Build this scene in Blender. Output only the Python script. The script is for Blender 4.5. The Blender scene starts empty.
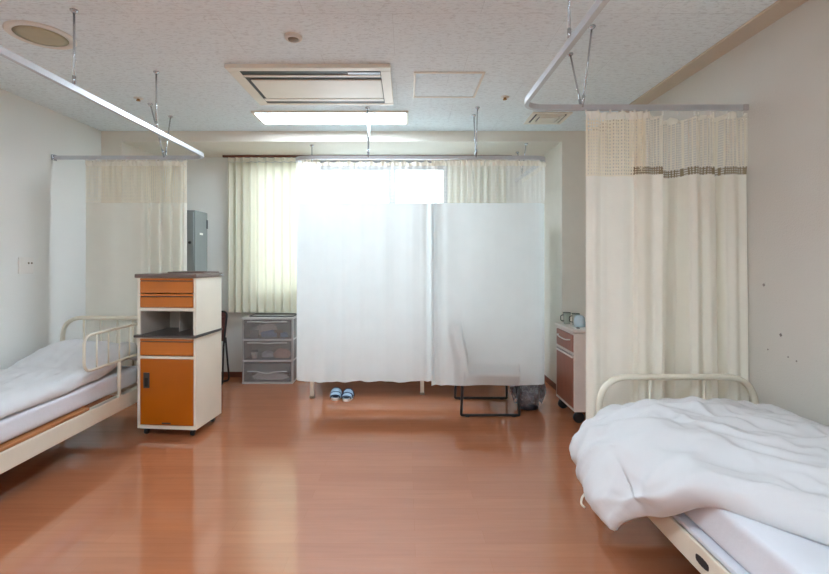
import bpy, bmesh, math, random
from mathutils import Vector, Matrix, noise
random.seed(7)
PI = math.pi
S = bpy.context.scene
C = S.collection

# ------------------------------------------------------------------ materials
def lin(c):
    return tuple(((v/255.0)/12.92 if v/255.0 <= 0.04045 else ((v/255.0+0.055)/1.055)**2.4) for v in c)

def base_mat(name):
    m = bpy.data.materials.new(name); m.use_nodes = True
    nt = m.node_tree; b = nt.nodes['Principled BSDF']
    return m, nt, b

def nd(nt, t, **kw):
    n = nt.nodes.new(t)
    for k, v in kw.items(): setattr(n, k, v)
    return n

def mat(name, rgb, rough=0.5, metal=0.0, var=0.06, scale=9.0, bump=0.0, bscale=60.0, spec=0.5, coat=0.0):
    m, nt, b = base_mat(name)
    c = lin(rgb)
    tc = nd(nt, 'ShaderNodeTexCoord')
    n = nd(nt, 'ShaderNodeTexNoise'); n.inputs['Scale'].default_value = scale; n.inputs['Detail'].default_value = 4
    nt.links.new(tc.outputs['Object'], n.inputs['Vector'])
    r = nd(nt, 'ShaderNodeValToRGB')
    r.color_ramp.elements[0].position = 0.3; r.color_ramp.elements[1].position = 0.7
    r.color_ramp.elements[0].color = (*[v*(1-var) for v in c], 1)
    r.color_ramp.elements[1].color = (*[min(1, v*(1+var)) for v in c], 1)
    nt.links.new(n.outputs['Fac'], r.inputs['Fac'])
    nt.links.new(r.outputs['Color'], b.inputs['Base Color'])
    b.inputs['Roughness'].default_value = rough
    b.inputs['Metallic'].default_value = metal
    b.inputs['Specular IOR Level'].default_value = spec
    b.inputs['Coat Weight'].default_value = coat
    if bump > 0:
        n2 = nd(nt, 'ShaderNodeTexNoise'); n2.inputs['Scale'].default_value = bscale; n2.inputs['Detail'].default_value = 3
        nt.links.new(tc.outputs['Object'], n2.inputs['Vector'])
        bp = nd(nt, 'ShaderNodeBump'); bp.inputs['Strength'].default_value = bump; bp.inputs['Distance'].default_value = 0.01
        nt.links.new(n2.outputs['Fac'], bp.inputs['Height']); nt.links.new(bp.outputs['Normal'], b.inputs['Normal'])
    return m

def emit(name, rgb, k):
    m, nt, b = base_mat(name)
    b.inputs['Base Color'].default_value = (0.8, 0.8, 0.8, 1)
    b.inputs['Emission Color'].default_value = (*lin(rgb), 1)
    b.inputs['Emission Strength'].default_value = k
    return m

def cloth(name, rgb, trans=0.35, var=0.04):
    """opaque-looking woven cloth that lets some light through"""
    m, nt, b = base_mat(name)
    out = nt.nodes['Material Output']; nt.nodes.remove(b)
    c = lin(rgb)
    tc = nd(nt, 'ShaderNodeTexCoord')
    n = nd(nt, 'ShaderNodeTexNoise'); n.inputs['Scale'].default_value = 6; n.inputs['Detail'].default_value = 5
    nt.links.new(tc.outputs['Object'], n.inputs['Vector'])
    r = nd(nt, 'ShaderNodeValToRGB')
    r.color_ramp.elements[0].color = (*[v*(1-var) for v in c], 1)
    r.color_ramp.elements[1].color = (*[min(1, v*(1+var)) for v in c], 1)
    nt.links.new(n.outputs['Fac'], r.inputs['Fac'])
    w = nd(nt, 'ShaderNodeTexNoise'); w.inputs['Scale'].default_value = 420
    nt.links.new(tc.outputs['Object'], w.inputs['Vector'])
    bp = nd(nt, 'ShaderNodeBump'); bp.inputs['Strength'].default_value = 0.08; bp.inputs['Distance'].default_value = 0.002
    nt.links.new(w.outputs['Fac'], bp.inputs['Height'])
    d = nd(nt, 'ShaderNodeBsdfDiffuse'); t = nd(nt, 'ShaderNodeBsdfTranslucent')
    for q in (d, t):
        nt.links.new(r.outputs['Color'], q.inputs['Color'])
    nt.links.new(bp.outputs['Normal'], d.inputs['Normal'])
    mx = nd(nt, 'ShaderNodeMixShader'); mx.inputs['Fac'].default_value = trans
    nt.links.new(d.outputs[0], mx.inputs[1]); nt.links.new(t.outputs[0], mx.inputs[2])
    nt.links.new(mx.outputs[0], out.inputs['Surface'])
    return m

def net(name, rgb, pitch=0.012, wu=0.4, wv=0.4, trans=0.4, film=0.0):
    """knitted net: threads on a grid laid out in the cloth's own UVs (metres), holes between"""
    m, nt, b = base_mat(name)
    out = nt.nodes['Material Output']; nt.nodes.remove(b)
    uv = nd(nt, 'ShaderNodeUVMap')
    sp = nd(nt, 'ShaderNodeSeparateXYZ'); nt.links.new(uv.outputs['UV'], sp.inputs[0])
    def line(o, w):
        a = nd(nt, 'ShaderNodeMath', operation='DIVIDE'); a.inputs[1].default_value = pitch
        nt.links.new(sp.outputs[o], a.inputs[0])
        f = nd(nt, 'ShaderNodeMath', operation='FRACT'); nt.links.new(a.outputs[0], f.inputs[0])
        l = nd(nt, 'ShaderNodeMath', operation='LESS_THAN'); l.inputs[1].default_value = w
        nt.links.new(f.outputs[0], l.inputs[0]); return l
    a, c2 = line('X', wu), line('Y', wv)
    mx = nd(nt, 'ShaderNodeMath', operation='MAXIMUM')
    nt.links.new(a.outputs[0], mx.inputs[0]); nt.links.new(c2.outputs[0], mx.inputs[1])
    fl = nd(nt, 'ShaderNodeMath', operation='MAXIMUM'); fl.inputs[1].default_value = film
    nt.links.new(mx.outputs[0], fl.inputs[0])
    d = nd(nt, 'ShaderNodeBsdfDiffuse'); t = nd(nt, 'ShaderNodeBsdfTranslucent'); tp = nd(nt, 'ShaderNodeBsdfTransparent')
    d.inputs['Color'].default_value = t.inputs['Color'].default_value = (*lin(rgb), 1)
    m1 = nd(nt, 'ShaderNodeMixShader'); m1.inputs['Fac'].default_value = trans
    nt.links.new(d.outputs[0], m1.inputs[1]); nt.links.new(t.outputs[0], m1.inputs[2])
    m2 = nd(nt, 'ShaderNodeMixShader')
    nt.links.new(fl.outputs[0], m2.inputs['Fac'])
    nt.links.new(tp.outputs[0], m2.inputs[1]); nt.links.new(m1.outputs[0], m2.inputs[2])
    nt.links.new(m2.outputs[0], out.inputs['Surface'])
    return m

def sheer(name, rgb, solid, rough=0.15, gloss=0.08, vary=0.15, nsc=14):
    """thin clear plastic or glass"""
    m, nt, b = base_mat(name)
    out = nt.nodes['Material Output']
    b.inputs['Base Color'].default_value = (*lin(rgb), 1); b.inputs['Roughness'].default_value = rough
    tp = nd(nt, 'ShaderNodeBsdfTransparent')
    tp.inputs['Color'].default_value = (*[0.5+0.5*v for v in lin(rgb)], 1)
    fr = nd(nt, 'ShaderNodeFresnel'); fr.inputs['IOR'].default_value = 1.45
    n = nd(nt, 'ShaderNodeTexNoise'); n.inputs['Scale'].default_value = nsc
    ad = nd(nt, 'ShaderNodeMath', operation='MULTIPLY_ADD'); ad.inputs[1].default_value = vary*solid; ad.inputs[2].default_value = solid
    nt.links.new(n.outputs['Fac'], ad.inputs[0])
    a2 = nd(nt, 'ShaderNodeMath', operation='ADD', use_clamp=True)
    nt.links.new(ad.outputs[0], a2.inputs[0]); nt.links.new(fr.outputs[0], a2.inputs[1])
    mx = nd(nt, 'ShaderNodeMixShader')
    nt.links.new(a2.outputs[0], mx.inputs['Fac'])
    nt.links.new(tp.outputs[0], mx.inputs[1]); nt.links.new(b.outputs[0], mx.inputs[2])
    nt.links.new(mx.outputs[0], out.inputs['Surface'])
    return m

def floor_mat():
    m, nt, b = base_mat('floor_vinyl')
    tc = nd(nt, 'ShaderNodeTexCoord')
    mp = nd(nt, 'ShaderNodeMapping'); nt.links.new(tc.outputs['Object'], mp.inputs[0])
    br = nd(nt, 'ShaderNodeTexBrick')
    br.inputs['Scale'].default_value = 1.0; br.inputs['Brick Width'].default_value = 0.90; br.inputs['Row Height'].default_value = 0.10
    br.inputs['Mortar Size'].default_value = 0.0008; br.inputs['Mortar Smooth'].default_value = 0.3
    br.offset = 0.37
    br.inputs['Color1'].default_value = (*lin((172, 109, 76)), 1)
    br.inputs['Color2'].default_value = (*lin((165, 103, 71)), 1)
    br.inputs['Mortar'].default_value = (*lin((156, 92, 57)), 1)
    nt.links.new(mp.outputs[0], br.inputs['Vector'])
    g = nd(nt, 'ShaderNodeMapping'); g.inputs['Scale'].default_value = (2.5, 40, 1)
    nt.links.new(tc.outputs['Object'], g.inputs[0])
    n = nd(nt, 'ShaderNodeTexNoise'); n.inputs['Scale'].default_value = 1.0; n.inputs['Detail'].default_value = 6; n.inputs['Distortion'].default_value = 0.6
    nt.links.new(g.outputs[0], n.inputs['Vector'])
    mx = nd(nt, 'ShaderNodeMix', data_type='RGBA', blend_type='OVERLAY'); mx.inputs[0].default_value = 0.16
    nt.links.new(br.outputs['Color'], mx.inputs[6]); nt.links.new(n.outputs['Fac'], mx.inputs[7])
    nt.links.new(mx.outputs[2], b.inputs['Base Color'])
    n2 = nd(nt, 'ShaderNodeTexNoise'); n2.inputs['Scale'].default_value = 3.0; n2.inputs['Detail'].default_value = 4
    nt.links.new(tc.outputs['Object'], n2.inputs['Vector'])
    mr = nd(nt, 'ShaderNodeMapRange'); mr.inputs['To Min'].default_value = 0.07; mr.inputs['To Max'].default_value = 0.11
    nt.links.new(n2.outputs['Fac'], mr.inputs['Value']); nt.links.new(mr.outputs[0], b.inputs['Roughness'])
    b.inputs['IOR'].default_value = 2.2
    n3 = nd(nt, 'ShaderNodeTexNoise'); n3.inputs['Scale'].default_value = 7.0
    nt.links.new(tc.outputs['Object'], n3.inputs['Vector'])
    bp = nd(nt, 'ShaderNodeBump'); bp.inputs['Strength'].default_value = 0.03; bp.inputs['Distance'].default_value = 0.01
    nt.links.new(n3.outputs['Fac'], bp.inputs['Height']); nt.links.new(bp.outputs['Normal'], b.inputs['Normal'])
    return m

def ceiling_mat():
    m, nt, b = base_mat('ceiling_board')
    tc = nd(nt, 'ShaderNodeTexCoord')
    br = nd(nt, 'ShaderNodeTexBrick'); br.offset = 0.5
    br.inputs['Scale'].default_value = 1.0; br.inputs['Brick Width'].default_value = 0.91; br.inputs['Row Height'].default_value = 0.455
    br.inputs['Mortar Size'].default_value = 0.0014; br.inputs['Mortar Smooth'].default_value = 0.5
    c = lin((234, 245, 249))
    br.inputs['Color1'].default_value = (*c, 1); br.inputs['Color2'].default_value = (*[v*0.985 for v in c], 1)
    br.inputs['Mortar'].default_value = (*[v*0.80 for v in c], 1)
    nt.links.new(tc.outputs['Object'], br.inputs['Vector'])
    mp = nd(nt, 'ShaderNodeMapping'); mp.inputs['Scale'].default_value = (28, 75, 28)
    nt.links.new(tc.outputs['Object'], mp.inputs[0])
    n = nd(nt, 'ShaderNodeTexNoise'); n.inputs['Scale'].default_value = 1.0; n.inputs['Detail'].default_value = 5; n.inputs['Roughness'].default_value = 0.65; n.inputs['Distortion'].default_value = 0.8
    nt.links.new(mp.outputs[0], n.inputs['Vector'])
    r = nd(nt, 'ShaderNodeValToRGB')
    r.color_ramp.elements[0].position = 0.36; r.color_ramp.elements[0].color = (0.72, 0.72, 0.72, 1)
    r.color_ramp.elements[1].position = 0.50; r.color_ramp.elements[1].color = (1, 1, 1, 1)
    nt.links.new(n.outputs['Fac'], r.inputs['Fac'])
    mx = nd(nt, 'ShaderNodeMix', data_type='RGBA', blend_type='MULTIPLY'); mx.inputs[0].default_value = 0.62
    nt.links.new(br.outputs['Color'], mx.inputs[6]); nt.links.new(r.outputs['Color'], mx.inputs[7])
    nt.links.new(mx.outputs[2], b.inputs['Base Color'])
    bp = nd(nt, 'ShaderNodeBump'); bp.inputs['Strength'].default_value = 0.5; bp.inputs['Distance'].default_value = 0.004
    nt.links.new(r.outputs['Color'], bp.inputs['Height']); nt.links.new(bp.outputs['Normal'], b.inputs['Normal'])
    b.inputs['Roughness'].default_value = 0.9; b.inputs['Specular IOR Level'].default_value = 0.1
    return m

def wood(name, c1, c2, rough=0.4, sc=(1, 30, 30)):
    m, nt, b = base_mat(name)
    tc = nd(nt, 'ShaderNodeTexCoord'); mp = nd(nt, 'ShaderNodeMapping'); mp.inputs['Scale'].default_value = sc
    nt.links.new(tc.outputs['Object'], mp.inputs[0])
    n = nd(nt, 'ShaderNodeTexNoise'); n.inputs['Scale'].default_value = 1.5; n.inputs['Detail'].default_value = 6; n.inputs['Distortion'].default_value = 0.8
    nt.links.new(mp.outputs[0], n.inputs['Vector'])
    r = nd(nt, 'ShaderNodeValToRGB')
    r.color_ramp.elements[0].position = 0.3; r.color_ramp.elements[0].color = (*lin(c1), 1)
    r.color_ramp.elements[1].position = 0.7; r.color_ramp.elements[1].color = (*lin(c2), 1)
    nt.links.new(n.outputs['Fac'], r.inputs['Fac']); nt.links.new(r.outputs['Color'], b.inputs['Base Color'])
    b.inputs['Roughness'].default_value = rough
    return m

M = {}
M['floor'] = floor_mat()
M['ceiling'] = ceiling_mat()
M['wall'] = mat('wallpaper', (232, 233, 229), 0.85, bump=0.25, bscale=170, var=0.015, scale=2.5, spec=0.2)
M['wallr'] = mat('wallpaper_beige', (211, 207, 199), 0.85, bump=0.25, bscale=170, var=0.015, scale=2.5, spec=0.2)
M['beam'] = mat('beam_paper', (228, 222, 211), 0.85, bump=0.2, bscale=170, var=0.015, spec=0.2)
M['tan'] = mat('ceiling_edge_paint', (203, 190, 172), 0.8, var=0.02, spec=0.2)
M['baseboard'] = mat('baseboard_vinyl', (112, 62, 44), 0.5, var=0.05)
M['alu'] = mat('aluminium_rail', (205, 208, 212), 0.38, 0.75, var=0.03)
M['alu_frame'] = mat('window_aluminium', (172, 176, 184), 0.4, 0.4, var=0.03)
M['chrome'] = mat('steel_rod', (190, 195, 200), 0.25, 0.9, var=0.03)
M['white_plastic'] = mat('white_plastic', (232, 230, 224), 0.4, var=0.02)
M['ivory'] = mat('ivory_enamel', (222, 216, 198), 0.38, var=0.03)
M['ivory2'] = mat('ivory_enamel_cool', (222, 216, 203), 0.4, var=0.03)
M['acwhite'] = mat('appliance_white', (232, 228, 216), 0.45, var=0.02)
M['dark'] = mat('dark_slot', (38, 42, 44), 0.5, var=0.1)
M['black'] = mat('black_rubber', (26, 26, 27), 0.5, var=0.1)
M['blacktube'] = mat('black_enamel', (34, 30, 30), 0.35, var=0.08)
M['orange'] = mat('orange_laminate', (194, 112, 34), 0.35, var=0.06, scale=4)
M['ochre'] = mat('ochre_laminate', (178, 96, 8), 0.32, var=0.06, scale=4)
M['cream_board'] = mat('cream_board', (234, 229, 212), 0.45, var=0.03, scale=4)
M['greytop'] = mat('grey_brown_laminate', (112, 96, 88), 0.4, var=0.06)
M['niche'] = mat('grey_steel_lining', (196, 190, 180), 0.35, 0.0, var=0.05)
M['smoke'] = mat('dark_grey_board', (70, 66, 64), 0.3, var=0.06)
M['green_grey'] = mat('grey_green_steel', (126, 131, 131), 0.45, var=0.03)
M['walnut'] = wood('brown_wood_laminate', (138, 84, 66), (160, 100, 78), 0.35, (30, 30, 2))
M['boardwood'] = wood('bed_board_wood', (160, 104, 62), (184, 124, 78), 0.5, (30, 2, 30))
M['ns_white'] = mat('nightstand_enamel', (224, 214, 206), 0.4, var=0.03)
M['sheet'] = mat('white_sheet', (214, 217, 223), 0.85, var=0.015, bump=0.15, bscale=30, spec=0.1)
M['duvet'] = mat('white_duvet', (208, 209, 210), 0.85, var=0.012, bump=0.12, bscale=14, spec=0.12)
M['cur_cream'] = cloth('cream_cloth', (244, 241, 229), 0.30)
M['cur_cream_left'] = cloth('cream_cloth_pale', (243, 242, 232), 0.42)
M['cur_white'] = cloth('off_white_cloth', (238, 244, 245), 0.40)
M['cur_window'] = cloth('window_drape', (232, 229, 212), 0.28)
M['tape'] = cloth('heading_tape', (244, 240, 228), 0.3)
M['net_center'] = net('white_net', (246, 245, 240), 0.012, 0.24, 0.20, 0.6)
M['net_left'] = net('pale_net', (242, 234, 212), 0.012, 0.34, 0.34, 0.4)
M['net_dense'] = net('cream_net_dense', (243, 235, 214), 0.019, 0.62, 0.55, 0.3)
M['net_open'] = net('cream_net_open', (242, 236, 220), 0.014, 0.34, 0.26, 0.4)
M['lace'] = net('openwork_lace', (146, 132, 106), 0.013, 0.45, 0.42, 0.2)
M['light'] = emit('light_diffuser', (226, 241, 255), 32.0)
M['glass'] = sheer('window_glass', (245, 250, 250), 0.0, 0.02)
M['drawer_plastic'] = sheer('smoked_plastic', (222, 220, 220), 0.15, 0.25)
M['drawer_frame'] = mat('grey_plastic', (188, 184, 184), 0.45, var=0.04)
M['bag'] = sheer('clear_bag', (232, 236, 244), -0.22, 0.12, vary=-3.5, nsc=9)
M['blue_cloth'] = mat('blue_cloth', (122, 142, 188), 0.9, var=0.2, scale=40)
M['beige_cloth'] = mat('beige_cloth', (232, 218, 204), 0.9, var=0.1, scale=40)
M['pink_cloth'] = mat('pink_cloth', (232, 180, 162), 0.9, var=0.08, scale=40)
M['grey_cloth'] = mat('grey_cloth', (226, 224, 224), 0.9, var=0.08, scale=40)
M['charcoal'] = mat('charcoal_plastic', (58, 60, 68), 0.45, var=0.1)
M['paleblue'] = mat('pale_blue_vinyl', (158, 184, 204), 0.45, var=0.05)
M['navy'] = mat('navy_trim', (38, 54, 82), 0.5, var=0.08)
M['white_foam'] = mat('white_foam', (236, 234, 230), 0.6, var=0.03)
M['bin'] = mat('bin_plastic', (48, 50, 60), 0.45, var=0.08)
M['seatpad'] = mat('brown_seat_vinyl', (120, 84, 68), 0.5, var=0.06)
M['seatbrown'] = mat('red_brown_vinyl', (110, 62, 56), 0.5, var=0.06)
M['mug'] = mat('pale_blue_ceramic', (188, 208, 220), 0.2, var=0.03)
M['speaker'] = mat('speaker_mesh', (186, 178, 150), 0.7, var=0.06, bump=0.3, bscale=300)
M['ivoryring'] = mat('ceiling_ring', (226, 222, 213), 0.6, var=0.03)
M['brass'] = mat('brass', (176, 140, 84), 0.35, 0.7, var=0.06)
M['detector_grey'] = mat('detector_grey', (146, 134, 118), 0.55, var=0.05)
M['mark'] = mat('wall_plug_grey', (150, 142, 136), 0.7, var=0.1)
M['clearglass'] = sheer('tumbler_glass', (232, 238, 232), 0.10, 0.05)
M['green_plastic'] = mat('dark_green_plastic', (60, 66, 58), 0.4, var=0.08)

# ------------------------------------------------------------------ geometry helpers
def nb(): return bmesh.new()

def box(bm, x0, x1, y0, y1, z0, z1, bev=0.0, seg=2):
    v = [bm.verts.new((x, y, z)) for x in (x0, x1) for y in (y0, y1) for z in (z0, z1)]
    fs = []
    for q in ((0, 1, 3, 2), (4, 6, 7, 5), (0, 4, 5, 1), (2, 3, 7, 6), (0, 2, 6, 4), (1, 5, 7, 3)):
        fs.append(bm.faces.new([v[i] for i in q]))
    if bev > 0:
        es = list({e for f in fs for e in f.edges})
        bmesh.ops.bevel(bm, geom=es, offset=bev, segments=seg, affect='EDGES', profile=0.5)
    return bm

def tube(bm, pts, r, n=10, closed=False, caps=True):
    pts = [Vector(p) for p in pts]
    N = len(pts); rings = []
    up = None
    for i, p in enumerate(pts):
        if closed: t = pts[(i+1) % N] - pts[i-1]
        else: t = pts[min(i+1, N-1)] - pts[max(i-1, 0)]
        t.normalize()
        if up is None:
            up = Vector((0, 0, 1)) if abs(t.z) < 0.9 else Vector((1, 0, 0))
        a = (up - t*up.dot(t)).normalized(); b = t.cross(a); up = a
        rr = r[i] if isinstance(r, (list, tuple)) else r
        rings.append([bm.verts.new(p + a*math.cos(2*PI*k/n)*rr + b*math.sin(2*PI*k/n)*rr) for k in range(n)])
    m = N if closed else N-1
    for i in range(m):
        A, B = rings[i], rings[(i+1) % N]
        for k in range(n):
            f = bm.faces.new((A[k], A[(k+1) % n], B[(k+1) % n], B[k])); f.smooth = True
    if caps and not closed:
        bm.faces.new(rings[0][::-1]); bm.faces.new(rings[-1])
    return bm

def fillet(pts, r, seg=6):
    """round the corners of a polyline"""
    pts = [Vector(p) for p in pts]; out = [pts[0]]
    for i in range(1, len(pts)-1):
        p = pts[i]; a = (pts[i-1]-p); b = (pts[i+1]-p)
        q = min(r, a.length*0.49, b.length*0.49)
        A = p + a.normalized()*q; B = p + b.normalized()*q
        for k in range(seg+1):
            t = k/seg
            out.append(A*(1-t)**2 + p*2*t*(1-t) + B*t*t)
    out.append(pts[-1]); return out

def lathe(bm, c, prof, n=24, axis='Z'):
    c = Vector(c); rings = []
    for (r, h) in prof:
        ring = []
        for k in range(n):
            a = 2*PI*k/n
            if axis == 'Z': o = Vector((r*math.cos(a), r*math.sin(a), h))
            elif axis == 'X': o = Vector((h, r*math.cos(a), r*math.sin(a)))
            else: o = Vector((r*math.sin(a), h, r*math.cos(a)))
            ring.append(bm.verts.new(c+o))
        rings.append(ring)
    for A, B in zip(rings, rings[1:]):
        for k in range(n):
            f = bm.faces.new((A[k], A[(k+1) % n], B[(k+1) % n], B[k])); f.smooth = True
    if prof[0][0] > 1e-6: bm.faces.new(rings[0][::-1])
    if prof[-1][0] > 1e-6: bm.faces.new(rings[-1])
    return bm

def prism(bm, poly, h0, h1, plane='XZ'):
    """extrude a polygon; plane XZ -> along y, XY -> along z, YZ -> along x"""
    def P(a, b, h):
        return {'XZ': (a, h, b), 'XY': (a, b, h), 'YZ': (h, a, b)}[plane]
    A = [bm.verts.new(P(a, b, h0)) for a, b in poly]; B = [bm.verts.new(P(a, b, h1)) for a, b in poly]
    bm.faces.new(A); bm.faces.new(B[::-1])
    n = len(poly)
    for i in range(n): bm.faces.new((A[i], B[i], B[(i+1) % n], A[(i+1) % n]))
    return bm

def grid_surface(bm, f, nu, nv, uvf=None, closed_u=False):
    V = [[bm.verts.new(f(i/nu, j/nv)) for i in range(nu+1)] for j in range(nv+1)]
    uvl = bm.loops.layers.uv.verify() if uvf else None
    for j in range(nv):
        for i in range(nu):
            q = bm.faces.new((V[j][i], V[j][i+1], V[j+1][i+1], V[j+1][i])); q.smooth = True
            if uvf:
                for l, (a, b) in zip(q.loops, ((i, j), (i+1, j), (i+1, j+1), (i, j+1))):
                    l[uvl].uv = uvf(a/nu, b/nv)
    return V

ROOT = {}
def link(name, bm, m, parent=None, smooth_angle=None):
    bmesh.ops.recalc_face_normals(bm, faces=bm.faces) if not bm.loops.layers.uv else None
    me = bpy.data.meshes.new(name)
    if parent is not None:
        inv = ROOT[parent.name].inverted(); bm.transform(inv)
        bm.to_mesh(me); bm.free()
        o = bpy.data.objects.new(name, me); o.parent = parent; ROOT[o.name] = ROOT[parent.name]
    else:
        xs = [v.co for v in bm.verts]
        c = Vector(((min(v.x for v in xs)+max(v.x for v in xs))/2, (min(v.y for v in xs)+max(v.y for v in xs))/2, min(v.z for v in xs)))
        bm.transform(Matrix.Translation(-c)); bm.to_mesh(me); bm.free()
        o = bpy.data.objects.new(name, me); o.location = c; ROOT[o.name] = Matrix.Translation(c)
    me.materials.append(m); C.objects.link(o)
    return o

def thing(name, label, cat, loc, rz=0.0, group=None):
    o = bpy.data.objects.new(name, None); C.objects.link(o)
    o.empty_display_size = 0.1
    o.location = loc; o.rotation_euler = (0, 0, rz)
    ROOT[o.name] = Matrix.Translation(loc) @ Matrix.Rotation(rz, 4, 'Z')
    tag(o, label, cat, group); return o

def tag(o, label, cat, group=None):
    o['label'] = label; o['category'] = cat
    if group: o['group'] = group
    return o

def struct(name, bm, m):
    o = link(name, bm, m); o['kind'] = 'structure'; return o

def part(name, bm, m, parent, label=None):
    o = link(name, bm, m, parent)
    if label: o['label'] = label
    return o

def smoothstep(a, b, x):
    t = max(0.0, min(1.0, (x-a)/(b-a))); return t*t*(3-2*t)

def interp(tab, x, smooth=True):
    if x <= tab[0][0]: return tab[0][1]
    for (x0, y0), (x1, y1) in zip(tab, tab[1:]):
        if x <= x1:
            t = (x-x0)/(x1-x0)
            if smooth: t = t*t*(3-2*t)
            return y0+(y1-y0)*t
    return tab[-1][1]

# ------------------------------------------------------------------ the room
XL, XR, YB, YR, H = -3.0, 1.95, 5.17, -2.3, 2.60
YC = 4.48            # face of the beam and columns
ZB = 2.497           # underside of the beam
b = nb(); box(b, XL-0.1, XR+0.1, YR-0.1, YB+0.1, -0.1, 0); struct('floor', b, M['floor'])
b = nb(); box(b, XL-0.1, XR+0.1, YR-0.1, YB+0.1, H, H+0.1); struct('ceiling', b, M['ceiling'])
b = nb(); box(b, XL-0.1, XL, YR-0.1, YB+0.1, 0, H); struct('wall_left', b, M['wall'])
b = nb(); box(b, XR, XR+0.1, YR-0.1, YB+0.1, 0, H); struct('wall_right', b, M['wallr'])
b = nb(); box(b, XL, XR, YR-0.1, YR, 0, H); struct('wall_rear', b, M['wall'])
WX0, WX1, WZ0, WZ1 = -1.82, 0.52, 0.88, 2.455
b = nb()
box(b, XL, WX0, YB, YB+0.1, 0, H); box(b, WX1, XR, YB, YB+0.1, 0, H)
box(b, WX0, WX1, YB, YB+0.1, 0, WZ0); box(b, WX0, WX1, YB, YB+0.1, WZ1, H)
struct('wall_back', b, M['wall'])
b = nb(); box(b, XL, XR, YC, YB, ZB, H); struct('trim_1', b, M['beam'])                 # ceiling beam
b = nb(); box(b, XL, -2.8, YC, YB, 0, ZB); struct('trim_2', b, M['beam'])               # left column
b = nb(); box(b, 1.536, XR, YC, YB, 0, ZB); struct('trim_3', b, M['beam'])              # right column
b = nb(); box(b, 1.818, XR, YR, YC, H-0.012, H); struct('trim_4', b, M['tan'])          # strip along the ceiling edge
bh, bt = 0.06, 0.008
b = nb(); box(b, -2.8, 1.536, YB-bt, YB, 0, bh); struct('baseboard_back', b, M['baseboard'])
b = nb(); box(b, XL, XL+bt, YR, YC, 0, bh); struct('baseboard_left', b, M['baseboard'])
b = nb(); box(b, XR-bt, XR, YR, YC, 0, bh); box(b, 1.536-bt, 1.536, YC-bt, YB-bt, 0, bh); box(b, 1.536, XR-bt, YC-bt, YC, 0, bh)
struct('baseboard_right', b, M['baseboard'])

# window: aluminium frame with sliding sashes, glass panes
w = bpy.data.objects.new('window_1', None); C.objects.link(w); w.location = (0, YB, WZ0); w['kind'] = 'structure'
ROOT[w.name] = Matrix.Translation((0, YB, WZ0))
b = nb(); y0, y1 = YB+0.01, YB+0.09
for z in (WZ0, WZ1-0.035): box(b, WX0, WX1, y0, y1, z, z+0.035)
for x in (WX0, WX1-0.035): box(b, x, x+0.035, y0, y1, WZ0, WZ1)
part('window_frame', b, M['alu_frame'], w)
cuts = [WX0+0.035, -1.02, -0.16, WX1-0.035]
for i in range(3):
    a, c_ = cuts[i]-0.02, cuts[i+1]+0.02
    if i == 0: a += 0.02
    if i == 2: c_ -= 0.02
    yy = y0+0.015+(0.03 if i % 2 else 0)
    b = nb(); s = 0.06
    for x in (a, c_-s): box(b, x, x+s, yy, yy+0.025, WZ0+0.035, WZ1-0.035)
    for z in (WZ0+0.035, WZ1-0.035-s): box(b, a+s, c_-s, yy, yy+0.025, z, z+s)
    f = part('window_sash', b, M['alu_frame'], w)
    b = nb(); box(b, a+s, c_-s, yy+0.010, yy+0.015, WZ0+0.035+s, WZ1-0.035-s); part('window_pane', b, M['glass'], f)
b = nb(); box(b, WX0-0.03, WX1+0.03, YB-0.02, YB+0.02, WZ0-0.03, WZ0, 0.004); part('window_sill', b, M['white_plastic'], w)

# ------------------------------------------------------------------ ceiling fittings
def light_panel(x0, x1, y0, y1, label):
    t = thing('ceiling_light', label, 'ceiling light', ((x0+x1)/2, (y0+y1)/2, H-0.02))
    b = nb(); f = 0.022
    box(b, x0, x1, y0, y0+f, H-0.016, H); box(b, x0, x1, y1-f, y1, H-0.016, H)
    box(b, x0, x0+f, y0+f, y1-f, H-0.016, H); box(b, x1-f, x1, y0+f, y1-f, H-0.016, H)
    part('frame', b, M['acwhite'], t)
    b = nb(); box(b, x0+f, x1-f, y0+f, y1-f, H-0.012, H-0.002, 0.003); part('diffuser', b, M['light'], t)
    return t
light_panel(-1.32, 0.02, 3.87, 4.22, 'lit white recessed light panel between air conditioner and window beam')
light_panel(-1.32, 0.02, 0.55, 0.95, 'added unseen fill light panel overhead in the middle of the room')  # out of view, added to light the room from the camera end
light_panel(-1.32, 0.02, -1.6, -1.2, 'added unseen fill light panel at the rear end of the room')  # second unseen panel, added as fill light behind the camera

# air conditioner cassette
ax0, ax1, ay0, ay1 = -1.175, -0.10, 2.94, 3.655
t = thing('air_conditioner', 'ivory two-way ceiling air conditioner with dark air slots', 'air conditioner', ((ax0+ax1)/2, (ay0+ay1)/2, H-0.03))
b = nb(); zt = H-0.028; fx0, fx1, fy0, fy1 = -1.10, -0.168, 2.995, 3.612
box(b, ax0, ax1, ay0, fy0, zt, H, 0.004); box(b, ax0, ax1, fy1, ay1, zt, H, 0.004)
box(b, ax0, fx0, fy0, fy1, zt, H, 0.004); box(b, fx1, ax1, fy0, fy1, zt, H, 0.004)
part('panel_frame', b, M['acwhite'], t)
b = nb(); box(b, fx0, fx1, fy0, fy1, zt+0.004, H-0.001); part('slot_lining', b, M['dark'], t)
b = nb(); box(b, fx0+0.03, fx1-0.004, 3.135, 3.490, zt-0.004, zt+0.0035, 0.006); part('intake_grille', b, M['acwhite'], t)
for (ya, yb_) in ((3.056, 3.090), (3.505, 3.556)):
    b = nb(); box(b, fx0+0.006, fx1-0.004, ya, yb_, zt-0.002, zt+0.0035, 0.003); part('air_flap', b, M['acwhite'], t)
b = nb(); box(b, fx1-0.22, fx1-0.004, 3.012, 3.046, zt-0.001, zt+0.0035, 0.002); part('louver', b, M['alu_frame'], t)

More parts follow.
